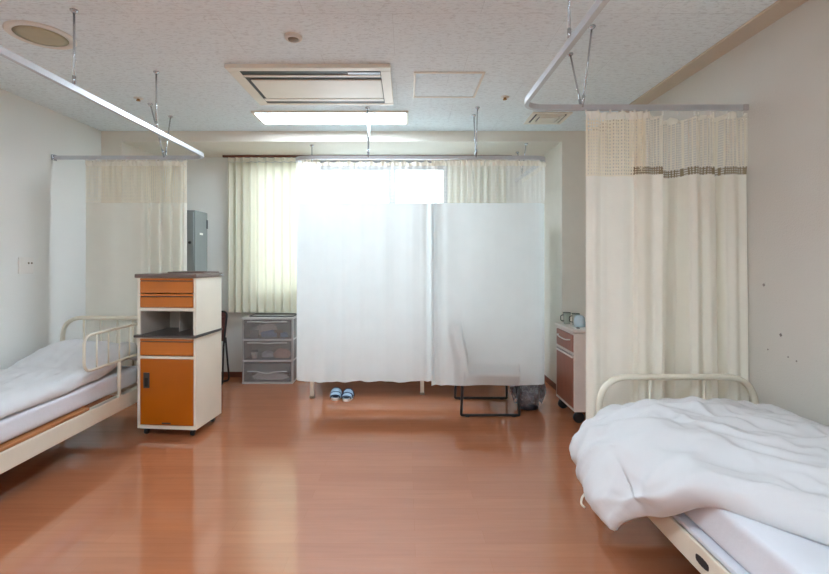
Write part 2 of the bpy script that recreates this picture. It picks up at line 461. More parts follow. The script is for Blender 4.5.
# access hatch
hx0, hx1, hy0, hy1 = 0.052, 0.535, 3.066, 3.54
t = thing('access_hatch', 'square white framed access hatch in the ceiling right of air conditioner', 'access hatch', ((hx0+hx1)/2, (hy0+hy1)/2, H-0.012))
b = nb(); f = 0.016
for (a0, a1, c0, c1) in ((hx0, hx1, hy0, hy0+f), (hx0, hx1, hy1-f, hy1), (hx0, hx0+f, hy0+f, hy1-f), (hx1-f, hx1, hy0+f, hy1-f)):
    box(b, a0, a1, c0, c1, H-0.010, H, 0.002)
part('frame', b, M['acwhite'], t)
b = nb(); box(b, hx0+f+0.006, hx1-f-0.006, hy0+f+0.006, hy1-f-0.006, H-0.006, H-0.0005); part('hatch_panel', b, M['ceiling'], t)

# square vent on the right
vx0, vx1, vy0, vy1 = 1.09, 1.43, 3.90, 4.22
t = thing('air_vent', 'square beige ceiling vent beside the right column', 'air vent', ((vx0+vx1)/2, (vy0+vy1)/2, H-0.02))
def ring(bm, i, w_, z0, z1):
    a0, a1, c0, c1 = vx0+i, vx1-i, vy0+i, vy1-i
    box(bm, a0, a1, c0, c0+w_, z0, z1); box(bm, a0, a1, c1-w_, c1, z0, z1)
    box(bm, a0, a0+w_, c0+w_, c1-w_, z0, z1); box(bm, a1-w_, a1, c0+w_, c1-w_, z0, z1)
b = nb(); box(b, vx0+0.01, vx1-0.01, vy0+0.01, vy1-0.01, H-0.004, H-0.001); part('duct_back', b, M['dark'], t)
b = nb(); ring(b, 0, 0.03, H-0.012, H); part('frame', b, M['acwhite'], t)
b = nb(); ring(b, 0.05, 0.025, H-0.018, H-0.006); part('vent_ring', b, M['acwhite'], t)
b = nb(); box(b, vx0+0.09, vx1-0.09, vy0+0.09, vy1-0.09, H-0.022, H-0.008, 0.004); part('vent_plate', b, M['acwhite'], t)

# round ceiling speaker
t = thing('ceiling_speaker', 'round beige ceiling speaker above the left curtain rail', 'speaker', (-2.06, 2.57, H-0.02))
b = nb(); lathe(b, (-2.06, 2.57, H), [(0.165, 0), (0.165, -0.006), (0.155, -0.010), (0.128, -0.010), (0.128, 0)], 40); part('rim', b, M['ivoryring'], t)
b = nb(); lathe(b, (-2.06, 2.57, H), [(0.128, -0.006), (0.09, -0.012), (0.0, -0.015)], 40); part('speaker_grille', b, M['speaker'], t)
# smoke detector
t = thing('smoke_detector', 'small round cream smoke detector in front of air conditioner', 'smoke detector', (-0.64, 2.585, H-0.03))
b = nb(); lathe(b, (-0.64, 2.585, H), [(0.05, 0), (0.05, -0.010), (0.044, -0.016), (0.032, -0.018), (0.032, -0.004)], 28); part('base', b, M['ivoryring'], t)
b = nb(); lathe(b, (-0.64, 2.585, H), [(0.031, -0.006), (0.028, -0.022), (0.016, -0.026), (0, -0.027)], 24); part('sensor_cap', b, M['detector_grey'], t)
# sprinklers
def sprinkler(x, y, label):
    t = thing('sprinkler', label, 'sprinkler', (x, y, H-0.02), 0, 'brass ceiling sprinklers')
    b = nb(); lathe(b, (x, y, H), [(0.034, 0), (0.034, -0.003), (0.018, -0.007), (0, -0.007)], 20); part('escutcheon', b, M['ivoryring'], t)
    b = nb(); lathe(b, (x, y, H), [(0.012, -0.006), (0.010, -0.016), (0.016, -0.018), (0.016, -0.021), (0, -0.021)], 14); part('sprinkler_head', b, M['brass'], t)
sprinkler(-2.1, 3.57, 'small brass sprinkler in the ceiling left of air conditioner')
sprinkler(0.77, 3.545, 'small brass sprinkler in the ceiling right of access hatch')

# ------------------------------------------------------------------ curtain rails
RZ = 1.33+0.87       # rail centre height
def rail_bar(pts, w_=0.022, h_=0.030):
    b = nb(); P = [Vector(p) for p in pts]; rings = []
    for i, p in enumerate(P):
        tdir = (P[min(i+1, len(P)-1)]-P[max(i-1, 0)]).normalized(); n = Vector((-tdir.y, tdir.x, 0))
        rings.append([b.verts.new(p+n*sx*w_/2+Vector((0, 0, sz*h_/2))) for sx, sz in ((-1, -1), (1, -1), (1, 1), (-1, 1))])
    for A, B in zip(rings, rings[1:]):
        for k in range(4): b.faces.new((A[k], A[(k+1) % 4], B[(k+1) % 4], B[k]))
    b.faces.new(rings[0]); b.faces.new(rings[-1][::-1])
    return b
def rod(parent, top, bot):
    top, bot = Vector(top), Vector(bot)
    d = (bot-top).normalized()
    b = nb(); tube(b, [top, bot], 0.0055, 8)
    r = part('hanger_rod', b, M['chrome'], parent)
    b = nb(); lathe(b, top, [(0.019, 0.0), (0.019, -0.006), (0.010, -0.016), (0.0, -0.018)], 14); part('ceiling_flange', b, M['chrome'], r)
    b = nb(); q = bot-d*0.045; tube(b, [q-d*0.02, q+d*0.02], 0.0085, 8); part('rod_coupling', b, M['chrome'], r)

yl = 3.865
t = thing('curtain_rail', 'aluminium curtain rail hung from the ceiling above the left bed', 'curtain rail', (-1.685, 2.0, RZ))
path = [(-1.685, -0.4, RZ), (-1.685, yl, RZ), (XL+0.012, yl, RZ)]
part('rail_bar', rail_bar(fillet(path, 0.14, 8)), M['alu'], t)
b = nb(); box(b, XL, XL+0.02, yl-0.022, yl+0.022, RZ-0.024, RZ+0.024, 0.003); part('wall_bracket', b, M['chrome'], t)
rod(t, (-1.685, 0.1, H), (-1.685, 0.1, RZ)); rod(t, (-1.685, 2.31, H), (-1.685, 2.31, RZ)); rod(t, (-1.685, 3.07, H), (-1.685, 3.07, RZ))
rod(t, (-2.08, 3.70, H), (-2.05, yl-0.008, RZ)); rod(t, (-2.08, 4.02, H), (-2.05, yl+0.008, RZ))

yr_ = 2.60
t = thing('curtain_rail', 'aluminium curtain rail hung from the ceiling above the right bed', 'curtain rail', (0.66, 1.2, RZ))
path = [(0.66, -0.4, RZ), (0.66, yr_, RZ), (XR-0.012, yr_, RZ)]
part('rail_bar', rail_bar(fillet(path, 0.14, 8)), M['alu'], t)
b = nb(); box(b, XR-0.03, XR, yr_-0.014, yr_+0.014, RZ-0.017, RZ+0.017, 0.003); part('wall_bracket', b, M['drawer_frame'], t)
rod(t, (0.66, 0.1, H), (0.66, 0.1, RZ)); rod(t, (0.66, 1.84, H), (0.66, 1.84, RZ)); rod(t, (1.01, 2.47, H), (1.005, yr_-0.008, RZ)); rod(t, (1.01, 2.80, H), (1.005, yr_+0.008, RZ))

yc = 3.865
CX0, CX1 = -0.955, 1.205
t = thing('curtain_rail', 'U-shaped aluminium curtain rail around the window bed', 'curtain rail', (0.1, yc, RZ))
path = [(CX0, YB-0.2, RZ), (CX0, yc, RZ), (CX1, yc, RZ), (CX1, YB-0.2, RZ)]
cpath = fillet(path, 0.14, 8)
part('rail_bar', rail_bar(cpath), M['alu'], t)
rod(t, (-0.32, 3.79, H), (-0.32, yc-0.008, RZ)); rod(t, (-0.32, 3.99, H), (-0.32, yc+0.008, RZ))
rod(t, (0.594, 3.78, H), (0.594, yc-0.008, RZ)); rod(t, (0.594, 3.985, H), (0.594, yc+0.008, RZ))
rod(t, (CX0, 4.62, ZB), (CX0, 4.62, RZ)); rod(t, (CX1, 4.56, ZB), (CX1-0.008, 4.72, RZ)); rod(t, (CX1, 4.92, ZB), (CX1+0.008, 4.74, RZ))

# ------------------------------------------------------------------ curtains
def sampler(pts):
    P = [Vector((p[0], p[1], 0)) for p in pts]; L = [0]
    for a, c_ in zip(P, P[1:]): L.append(L[-1]+(c_-a).length)
    def f(s):
        s = max(0, min(L[-1], s))
        for i in range(len(P)-1):
            if s <= L[i+1] or i == len(P)-2:
                t_ = (s-L[i])/max(1e-9, L[i+1]-L[i]); d = (P[i+1]-P[i]).normalized()
                return P[i].lerp(P[i+1], t_), Vector((d.y, -d.x, 0))
    return f, L[-1]

def curtain(name, label, cat, pts, fold, z_head, z_net, z_bot, mats, group=None, fullness=1.3, hem=None, sag=0.0, hooks=18,
            nfold=None, lace=None, gl=True, nu=260):
    """pts: path on the floor; fold(s,h)->offset along the normal (h 0 bottom..1 top); parts: heading, net, cloth"""
    f, L = sampler(pts)
    mid = f(L/2)[0]
    t = thing(name, label, cat, (mid.x, mid.y, z_bot), 0, group)
    def P(s, z):
        p, n = f(s); h = (z-z_bot)/(z_head-z_bot)
        off = fold(s, h)
        if nfold and z > z_net-0.02: off += nfold(s)*smoothstep(z_net-0.02, z_net+0.10, z)
        return Vector((p.x+n.x*off, p.y+n.y*off, z))
    head_h = 0.045
    def top(s):
        if sag <= 0: return 0.0
        k = s/L*hooks; fr = k-math.floor(k)
        return sag*math.sin(PI*fr)*(0.6+0.8*((math.floor(k)*0.618) % 1))
    # heading
    b = nb()
    def fh(u, v):
        s = u*L; p = P(s, z_head-head_h*(1-v)); p.z -= top(s)*v
        ruff = 0.006*math.sin(s*190)+0.004*math.sin(s*83+1); q, n = f(s)
        return p + n*ruff*math.sin(PI*v)
    grid_surface(b, fh, nu*2, 5); part('heading_tape', b, mats[2], t)
    # net
    zn0 = z_net
    if lace:
        zl0, zl1 = z_net, z_net+lace; b = nb()
        grid_surface(b, lambda u, v: P(u*L, zl0+(zl1-zl0)*v), nu, 3, lambda u, v: (u*L*fullness, zl0+(zl1-zl0)*v)); part('lace_band', b, M['lace'], t, 'openwork lace band')
        zn0 = zl1
    if z_net < z_head-head_h:
        b = nb(); zn1 = z_head-head_h
        grid_surface(b, lambda u, v: P(u*L, zn0+(zn1-zn0)*v), nu, 12, lambda u, v: (u*L*fullness, zn0+(zn1-zn0)*v)); part('net_top', b, mats[1], t, 'see-through net top')
    # cloth
    b = nb()
    def fc(u, v):
        s = u*L; zb = z_bot + (hem(s) if hem else 0)
        return P(s, zb+(z_net-zb)*v)
    grid_surface(b, fc, nu, 40); part('cloth_panel', b, mats[0], t)
    if gl:
        for k in range(hooks+1):
            s = L*(k/hooks)*0.99+0.005*L; p, n = f(s)
            b = nb(); z0 = z_head-0.012
            zt_ = min(z0+0.035, RZ-0.0152) if z_head < 2.3 else z0+0.02
            box(b, p.x-0.004, p.x+0.004, p.y-0.004, p.y+0.004, z0, zt_); part('glider', b, M['white_plastic'], t)
    return t

ZH = RZ-0.026; ZN = 1.33+0.484; ZBOT = 0.285
def nz(x, k=0): return noise.noise(Vector((x, k*7.31, 0.5)))

# centre curtain: two panels that wrap the corners of the U rail
fC, LC = sampler(cpath)
def subpath(s0, s1, n=60): return [tuple(fC(s0+(s1-s0)*i/n)[0][:2]) for i in range(n+1)]
sideL = (YB-0.2)-yc
s_of_x = lambda x: sideL-0.14+0.14*1.62 + (x-CX0-0.14)   # along the front, past the rounded corner
xm = 0.245
def chair_mask(x, z):
    # curtain lies against the side of the chair: seat and curved backrest
    m = smoothstep(0.472, 0.49, x)*(1-smoothstep(0.945, 0.965, x))*(1-smoothstep(0.424, 0.436, z))
    xb = 0.45+0.05*smoothstep(0.78, 0.45, z)
    m2 = smoothstep(xb-0.10, xb-0.04, x)*(1-smoothstep(xb+0.012, xb+0.026, x))*(1-smoothstep(0.74, 0.80, z))
    return max(m, m2*0.8)
def foldL(s, h):
    s += 0.22
    a = 0.3+0.5*(1-h)
    x = CX0+0.14+(s-(sideL-0.14+0.14*1.62))+1e-6
    g = smoothstep(0.10, 0.20, x)
    return a*(0.011*math.sin(s*26+1.7*math.sin(s*4.1))+0.010*nz(s*9, 1)+0.008*nz(s*23, 2)) + g*0.013*math.sin(s*70+2*nz(s*8, 5))*(0.5+0.5*a)
sx_m = s_of_x(xm)
curtain('privacy_curtain', 'off-white hospital curtain hiding the window bed, wider left panel above slippers', 'curtain',
        subpath(0.22, sx_m+0.02), foldL, ZH, ZN, ZBOT+0.012, (M['cur_white'], M['net_center'], M['tape']), group='curtains around the window bed',
        hem=lambda s: 0.012*nz(s*6, 3)+0.006*nz(s*17, 4), sag=0.016, hooks=22, nfold=lambda s: 0.008*math.sin(s*118+2*math.sin(s*9)), nu=420)
sR0 = sx_m-0.03
def foldR(s, h):
    s += sR0
    a = 0.4+0.6*(1-h)
    x = xm+(s-sx_m); z = ZBOT+(ZH-ZBOT)*h
    base = a*(0.008*math.sin(s*13+1.2*math.sin(s*5.3))+0.010*nz(s*5, 6)+0.003*nz(s*19, 7))*(1-0.6*smoothstep(0.45, 0.6, x))
    g = 1-smoothstep(0.25, 0.42, x)
    off = base + g*0.016*math.sin(s*52+1.5*nz(s*6, 9)) + 0.004
    if yc-0.05 < 5:
        cm = chair_mask(x, z)*smoothstep(0.2, 0.35, x)
        near = smoothstep(0.42, 0.50, x)*(1-smoothstep(1.02, 1.12, x))*(1-smoothstep(0.6, 1.3, z))
        off = off*(1-0.8*cm) + 0.014*near + 0.088*cm*(0.15+0.85*smoothstep(0.25, 0.43, z))
    return off
curtain('privacy_curtain', 'off-white hospital curtain resting against a chair, right panel of window bed', 'curtain',
        subpath(sR0, LC-0.22), foldR, ZH, ZN, ZBOT-0.012, (M['cur_white'], M['net_center'], M['tape']), group='curtains around the window bed',
        hem=lambda s: 0.010*nz(s*5, 8), sag=0.004, hooks=20,
        nfold=lambda s: (0.020 if 0.24 < s < 0.50 else 0.006)*math.sin(s*132+1.5*math.sin(s*7)), nu=420)

# left curtain
def foldLeft(s, h):
    g = smoothstep(0.46, 0.56, s)
    return (1-g)*(0.006*math.sin(s*22)+0.008*nz(s*8, 11)) + g*(0.032*math.sin(s*2*PI/0.092+0.8)+0.012*nz(s*19, 12))*(0.65+0.35*(1-h))
curtain('privacy_curtain', 'pale cream hospital curtain behind the left bed, gathered at right end', 'curtain',
        [(-2.72, yl), (-1.86, yl)], foldLeft, ZH, ZN, ZBOT, (M['cur_cream_left'], M['net_left'], M['tape']), hooks=10, sag=0.008,
        nfold=lambda s: 0.007*math.sin(s*105), nu=260)

# right curtains (two panels)
tabA = [(0, 0.0), (0.04, 0.022), (0.09, 0.0), (0.13, -0.008), (0.2, 0.006), (0.27, -0.004), (0.31, 0.02), (0.335, -0.015), (0.36, 0.0)]
def foldA(s, h): return interp(tabA, s)*(0.8+0.4*(1-h))+0.003*nz(s*30, 20)
curtain('privacy_curtain', 'cream hospital curtain right of the nightstand with plain gridded net top', 'curtain',
        [(1.022, yr_-0.012), (1.37, yr_-0.012)], foldA, ZH, ZN-0.008, ZBOT, (M['cur_cream'], M['net_dense'], M['tape']), group='curtains behind the right bed', hooks=5, sag=0.004,
        nfold=lambda s: 0.007*math.sin(s*125), nu=160)
tabB = [(0, 0.0), (0.025, 0.035), (0.06, 0.042), (0.12, 0.030), (0.165, 0.046), (0.185, 0.0), (0.21, -0.06), (0.27, -0.075), (0.305, -0.05), (0.325, 0.03), (0.35, 0.048), (0.395, 0.02),
        (0.42, 0.044), (0.455, 0.036), (0.475, -0.012), (0.50, -0.02), (0.52, 0.03), (0.56, 0.042), (0.60, 0.028), (0.635, 0.036), (0.655, 0.0)]
def foldB(s, h): 
    tw = 0.018*(1-h)*math.sin(s*9)
    return interp(tabB, s+tw)*(1.05+0.5*(1-h))
curtain('privacy_curtain', 'cream hospital curtain against the right wall with dark lace band', 'curtain',
        [(1.285, yr_+0.012), (1.938, yr_+0.012)], foldB, ZH, ZN, ZBOT, (M['cur_cream'], M['net_open'], M['tape']), group='curtains behind the right bed', hooks=7, sag=0.030,
        nfold=lambda s: 0.012*math.sin(s*110+2*nz(s*9, 41)), lace=0.045, nu=240)

# window drapes
t = thing('drape_rail', 'thin brown curtain rail along the top of the window', 'curtain rail', (-0.45, 5.07, ZB-0.03))
b = nb(); box(b, -2.04, 1.18, 5.055, 5.085, ZB-0.024, ZB-0.002, 0.003); part('rail_bar', b, M['baseboard'], t)
for x in (-2.0, -1.2, -0.4, 0.4, 1.14):
    b = nb(); box(b, x-0.01, x+0.01, 5.085, YB, ZB-0.02, ZB-0.006); part('rail_bracket', b, M['chrome'], t)
def foldW(s, h): return 0.030*math.sin(s*2*PI/0.085+0.9*math.sin(s*6))*(0.75+0.25*(1-h))+0.008*nz(s*16, 30)
curtain('window_drape', 'cream pleated window drape hanging left of the white privacy curtain', 'drape', [(-1.985, 5.07), (-0.95, 5.07)], foldW,
        ZB-0.028, ZB-0.08, 0.745, (M['cur_window'], M['net_center'], M['tape']), hooks=12, sag=0, group='window drapes', gl=False, nu=420,
        hem=lambda s: 0.006*math.sin(s*2*PI/0.085))
curtain('window_drape', 'cream window drape bunched at right end of window, seen through net', 'drape', [(0.46, 5.07), (1.12, 5.07)], foldW,
        ZB-0.028, ZB-0.08, 0.745, (M['cur_window'], M['net_center'], M['tape']), hooks=8, sag=0, group='window drapes', gl=False, nu=280)

# ------------------------------------------------------------------ beds
def bed(label, x0, x1, yfar, ynear, zb, zt, top_far, top_near, bars, wall_side, frame_m, guard=None, slots=False, loc=None):
    t = thing('hospital_bed', label, 'bed', ((x0+x1)/2, (yfar+ynear)/2, 0))
    rr = 0.0175
    for i, x in enumerate((x0, x1)):
        b = nb()
        s = 1 if i == 0 else -1
        xa, xb = (x, x+0.028) if i == 0 else (x-0.028, x)
        box(b, xa, xb, ynear+0.02, yfar-0.02, zb, zt, 0.006)
        xc, xd = (x+0.006, x+0.05) if i == 0 else (x-0.05, x-0.006)
        box(b, xc, xd, ynear+0.02, yfar-0.02, zt-0.012, zt, 0.003)
        r = part('side_rail', b, frame_m, t)
        if slots and i == 0:
            for (ya, yb_) in ((1.570, 1.640), (1.02, 1.09)):
                b = nb(); pts = []
                for k in range(16):
                    a = 2*PI*k/16; cy = (ya+yb_)/2; hw = (yb_-ya)/2
                    pts.append((cy+hw*max(-1, min(1, 1.25*math.cos(a))), (zb+zt)/2+0.016*math.sin(a)))
                prism(b, pts, x0-0.0015, x0+0.004, 'YZ'); part('slot', b, M['dark'], r, 'dark oval slot')
            b = nb(); lathe(b, (x0+0.036, 1.50, zt-0.002), [(0.016, 0), (0.016, 0.0025), (0, 0.0025)], 20); part('flange_hole', b, M['dark'], r, 'dark round hole in the flange')
    for y in (ynear+0.03, (ynear+yfar)/2, yfar-0.05):
        b = nb(); box(b, x0+0.028, x1-0.028, y-0.02, y+0.02, zb+0.01, zb+0.05, 0.004); part('cross_rail', b, frame_m, t)
    b = nb(); box(b, x0+0.012, x1-0.012, ynear+0.05, (yfar-0.06 if slots else 3.04), zt-0.002, zt+0.018, 0.004); part('bed_board', b, (M['sheet'] if slots else M['boardwood']), t, None if slots else 'wooden bed board')
    for (y, top, nm) in ((yfar, top_far, bars), (ynear, top_near, bars)):
        pts = fillet([(x0+rr, y, zb), (x0+rr, y, top-rr), (x1-rr, y, top-rr), (x1-rr, y, zb)], 0.17, 10)
        b = nb(); tube(b, pts, rr, 12); hd = part('headboard' if y == yfar else 'footboard', b, frame_m, t)
        b = nb(); tube(b, [(x0+rr, y, zt+0.02), (x1-rr, y, zt+0.02)], 0.012, 10); part('cross_tube', b, frame_m, hd)
        for x in nm:
            b = nb(); tube(b, [(x, y, zt+0.02), (x, y, top-rr)], 0.0085, 8); part('upright_bar', b, frame_m, hd)
        for x in (x0+rr, x1-rr):
            b = nb(); tube(b, [(x, y, zb), (x, y, 0.11)], rr*0.95, 12); lg = part('leg', b, frame_m, t)
            b = nb(); lathe(b, (x-0.012, y, 0.05), [(0.0, 0), (0.042, 0), (0.05, 0.004), (0.05, 0.02), (0.042, 0.024), (0, 0.024)], 18, 'X'); box(b, x-0.018, x-0.014, y-0.015, y+0.015, 0.04, 0.115); box(b, x+0.014, x+0.018, y-0.015, y+0.015, 0.04, 0.115)
            part('castor', b, M['black'], lg)
    if guard:
        xg, ya, yb_, za, zc, yposts = guard
        b = nb(); r = 0.0095
        pts = fillet([(xg, (ya+yb_)/2, za), (xg, ya, za), (xg, ya, zc), (xg, yb_, zc), (xg, yb_, za), (xg, (ya+yb_)/2, za)], 0.07, 8)
        tube(b, pts[:-1], r, 10, closed=True); g = part('guard_rail', b, frame_m, t)
        n = 6
        for k in range(1, n):
            y = ya+(yb_-ya)*k/n
            b = nb(); tube(b, [(xg, y, za), (xg, y, zc)], 0.0055, 8); part('guard_bar', b, frame_m, g)
        for y in yposts:
            b = nb(); tube(b, [(xg, y, zb+0.02), (xg, y, za)], 0.012, 10); box(b, xg-0.012, xg+0.014, y-0.02, y+0.02, zb+0.02, zt+0.01, 0.003); part('guard_post', b, frame_m, g)
    return t

LX0, LX1, LZB, LZT = -2.885, -2.10, 0.218, 0.328
bed('ivory steel hospital bed with raised guard rail by the left wall', LX0, LX1, 3.80, 1.84, LZB, LZT, 0.865, 0.70, [-2.69, -2.55, -2.41, -2.28], 'left', M['ivory'],
    guard=(LX1-0.012, 2.985, 3.72, 0.590, 0.830, (3.35, 3.62)))
RX0, RX1, RZB, RZT = 1.045, 1.935, 0.215, 0.312
bed('ivory steel hospital bed by the right wall with low arched end', RX0, RX1, 2.50, 0.52, RZB, RZT, 0.705, 0.80, [RX0+(RX1-RX0)/3, RX0+(RX1-RX0)*2/3], 'right', M['ivory'], slots=True)

def mattress(label, x0, x1, y0, y1, z0, z1, m, wob=0.004):
    b = nb(); box(b, x0, x1, y0, y1, z0, z1)
    bmesh.ops.subdivide_edges(b, edges=b.edges[:], cuts=14, use_grid_fill=True)
    for v in b.verts:
        c = v.co
        ex = min(c.x-x0, x1-c.x); 
        r = 0.03
        # round the edges
        p = Vector((max(x0+r, min(x1-r, c.x)), max(y0+r, min(y1-r, c.y)), max(z0+r, min(z1-r, c.z))))
        d = c-p
        if d.length > 1e-6: c = p+d.normalized()*min(d.length, r)
        w_ = noise.noise(Vector((c.x*6, c.y*3, c.z*14)))*wob
        v.co = c+Vector((0, 0, w_ if c.z > z0+0.05 else 0))+Vector((w_, 0, 0))
    for f in b.faces: f.smooth = True
    o = link('mattress', b, m); return tag(o, label, 'mattress')
mattress('white sheeted mattress lying on the left bed frame', LX0+0.035, LX1-0.04, 1.92, 3.70, LZT+0.018, 0.482, M['sheet'])
mattress('white sheeted mattress lying on the right bed frame', RX0+0.035, RX1-0.03, 0.60, 2.40, RZT+0.018, 0.482, M['sheet'])

def puff(center, thick, nu, nv):
    """closed quilt: a centre surface given both faces, thinning to a seam at the border"""
    b = nb()
    e = 1e-3
    def N(u, v):
        a = center(min(1, u+e), v)-center(max(0, u-e), v); c = center(u, min(1, v+e))-center(u, max(0, v-e))
        n = a.cross(c); n.normalize(); return -n
    T = [[None]*(nu+1) for _ in range(nv+1)]; B = [[None]*(nu+1) for _ in range(nv+1)]
    for j in range(nv+1):
        for i in range(nu+1):
            u, v = i/nu, j/nv; p = center(u, v); n = N(u, v)
            border = i in (0, nu) or j in (0, nv)
            if border:
                T[j][i] = B[j][i] = b.verts.new(p)
            else:
                tu, tb = thick(u, v)
                T[j][i] = b.verts.new(p+n*tu); B[j][i] = b.verts.new(p-n*tb)
    for j in range(nv):
        for i in range(nu):
            f = b.faces.new((T[j][i], T[j][i+1], T[j+1][i+1], T[j+1][i])); f.smooth = True
            vs = [B[j][i], B[j+1][i], B[j+1][i+1], B[j][i+1]]
            f = b.faces.new(vs); f.smooth = True
    return b

def ridge(x, y, sx, sy, k=0.0):
    n = noise.noise(Vector((x*sx, y*sy, k)))
    return 1-abs(n)*2

# left duvet (puffed up at the head end)
def dl_center(u, v):
    x = (LX0+0.035)+(LX1-0.045-LX0-0.035)*u; y = 3.70-(3.70-1.95)*v
    z = 0.522 + 0.125*smoothstep(3.15, 3.52, y)*(1-0.5*smoothstep(3.62, 3.70, y))*(0.84+0.16*math.sin(PI*min(1, u*1.15+0.12)))*(0.55+0.45*smoothstep(0.0, 0.3, u))
    z += 0.012*noise.noise(Vector((x*4, y*3, 2)))
    z -= 0.03*smoothstep(0.9, 1.0, u) + 0.02*smoothstep(0.08, 0.0, u)
    x += 0.012*noise.noise(Vector((y*4, 1, 3)))*smoothstep(0.6, 1, u)
    return Vector((x, y, z))
def edgef(u, v, w_=0.10):
    d = min(u, 1-u, v*2, (1-v)*2); return math.sqrt(max(0, min(1, d/w_))*(2-max(0, min(1, d/w_))))
def dl_thick(u, v):
    e = edgef(u, v, 0.12); p = dl_center(u, v)
    wr = 0.014*ridge(p.x, p.y, 5, 2.2, 5)+0.005*ridge(p.x, p.y, 14, 6, 15)+0.008*ridge(p.x+p.y, p.y-p.x, 6, 4, 9)
    return (0.034+wr)*e, (0.020+0.09*smoothstep(3.15, 3.5, p.y))*e*0.8
o = link('duvet', puff(dl_center, dl_thick, 70, 110), M['duvet']); tag(o, 'white duvet puffed up at the head of the left bed', 'duvet')

# right duvet: heaped over the far end and hanging off the left side
ncut = [(0.0, 1.83), (0.16, 1.80), (0.27, 1.74), (0.33, 1.60), (0.44, 1.36), (0.70, 0.95), (1.0, 0.66)]
sec = [(0.0, 0.835, 0.240), (0.08, 0.845, 0.325), (0.16, 0.885, 0.405), (0.24, 0.955, 0.465), (0.34, 1.06, 0.512), (0.50, 1.30, 0.530), (0.75, 1.62, 0.525), (1.0, 1.905, 0.515)]
def sec_at(u):
    for (a, xa, za), (c_, xc, zc) in zip(sec, sec[1:]):
        if u <= c_:
            t_ = (u-a)/(c_-a); return xa+(xc-xa)*t_, za+(zc-za)*t_
    return sec[-1][1:]
def sec_s(u):
    k = 0.04; s = [sec_at(max(0, min(1, u+d*k))) for d in (-1, -0.5, 0, 0.5, 1)]
    return sum(q[0] for q in s)/5, sum(q[1] for q in s)/5
def dr_center(u, v):
    x, z = sec_s(u)
    yf = 2.43-0.20*smoothstep(0.26, 0.0, u); yn = interp(ncut, u, False)
    yn = (yn+interp(ncut, max(0, u-0.05), False)+interp(ncut, min(1, u+0.05), False))/3
    y = yf+(yn-yf)*v
    heap = smoothstep(0.0, 0.28, v)*(1-smoothstep(0.45, 1.0, v))
    g = smoothstep(0.2, 0.4, u)
    if u > 0.2:
        z += g*(0.040*heap*(1-0.6*smoothstep(0.75, 1.0, u)) - 0.036*smoothstep(0.55, 1.0, v)*0.55) 
        z -= g*0.02*smoothstep(0.12, 0.0, v)
    else:
        z += 0.09*smoothstep(0.55, 0.0, v)*(1-u/0.20)      # hem rises towards the bed end
        x += 0.125*smoothstep(0.65, 0.0, v)*(1-u/0.20)
    z -= 0.055*smoothstep(0.55, 0.0, v)*smoothstep(0.05, 0.2, u)*(1-smoothstep(0.27, 0.46, u))
    if u < 0.38:                                       # near border of the hanging part rolls down under itself
        zb = 0.240+0.46*u
        k = smoothstep(0.72, 1.0, v)*(1-smoothstep(0.25, 0.37, u))
        z += (zb-z)*k
    z += 0.014*noise.noise(Vector((x*4.5, y*3.5, 4)))*smoothstep(0.1, 0.4, u)
    x += 0.010*noise.noise(Vector((y*6, z*6, 8)))*(1-smoothstep(0.2, 0.4, u))
    return Vector((x, y, z))
def dr_thick(u, v):
    e = edgef(u, v, 0.13); p = dr_center(u, v)
    q = Vector((p.x*0.83+p.y*0.55, p.y*0.83-p.x*0.55, 0))
    wr = 0.028*ridge(q.x, q.y, 6.5, 2.0, 3)+0.018*ridge(p.x, p.y, 3.5, 8, 6)+0.013*ridge(q.x, q.y, 17, 6, 13)+0.012*noise.noise(Vector((p.x*16, p.y*10, 2)))
    n = 0.042
    tip = smoothstep(0.3, 0.1, u)
    tv = tip*smoothstep(0.6, 1.0, v)
    return (0.040-0.020*tv+wr)*e, (0.024+0.02*tip-0.02*tv)*e
o = link('duvet', puff(dr_center, dr_thick, 130, 110), M['duvet']); tag(o, 'large white duvet heaped on the right bed and hanging off its side', 'duvet')
# small tie at the duvet corner is part of it
b = nb(); tube(b, fillet([(0.800, 2.02, 0.30), (0.772, 2.00, 0.285), (0.765, 1.99, 0.262), (0.780, 1.985, 0.250)], 0.02, 4), 0.0045, 6); part('corner_tie', b, M['tape'], o)

# bed behind the centre curtain
t = thing('hospital_bed', 'white-legged hospital bed hidden behind the curtain under the window', 'bed', (0, 4.75, 0))
b = nb(); box(b, -0.93, 0.98, 4.375, 4.405, 0.34, 0.42, 0.005); box(b, -0.93, 0.98, 5.06, 5.09, 0.34, 0.42, 0.005)
box(b, -0.93, -0.90, 4.405, 5.06, 0.34, 0.42); box(b, 0.95, 0.98, 4.405, 5.06, 0.34, 0.42); part('frame', b, M['ivory2'], t)
for (x, y) in ((-0.906, 4.39), (-0.906, 5.075), (0.16, 4.51), (0.92, 5.075)):
    b = nb(); box(b, x-0.018, x+0.018, y-0.018, y+0.018, 0.02, 0.345, 0.003); lg = part('leg', b, M['ivory2'], t)
    b = nb(); box(b, x-0.022, x+0.022, y-0.022, y+0.022, 0, 0.022, 0.003); part('foot_cap', b, M['detector_grey'], lg)
b = nb(); box(b, 0.14, 0.18, 4.405, 5.06, 0.345, 0.40); part('cross_rail', b, M['ivory2'], t)
mattress('white mattress on the bed hidden behind the centre curtain', -0.9, 0.95, 4.41, 5.05, 0.42, 0.56, M['sheet'])

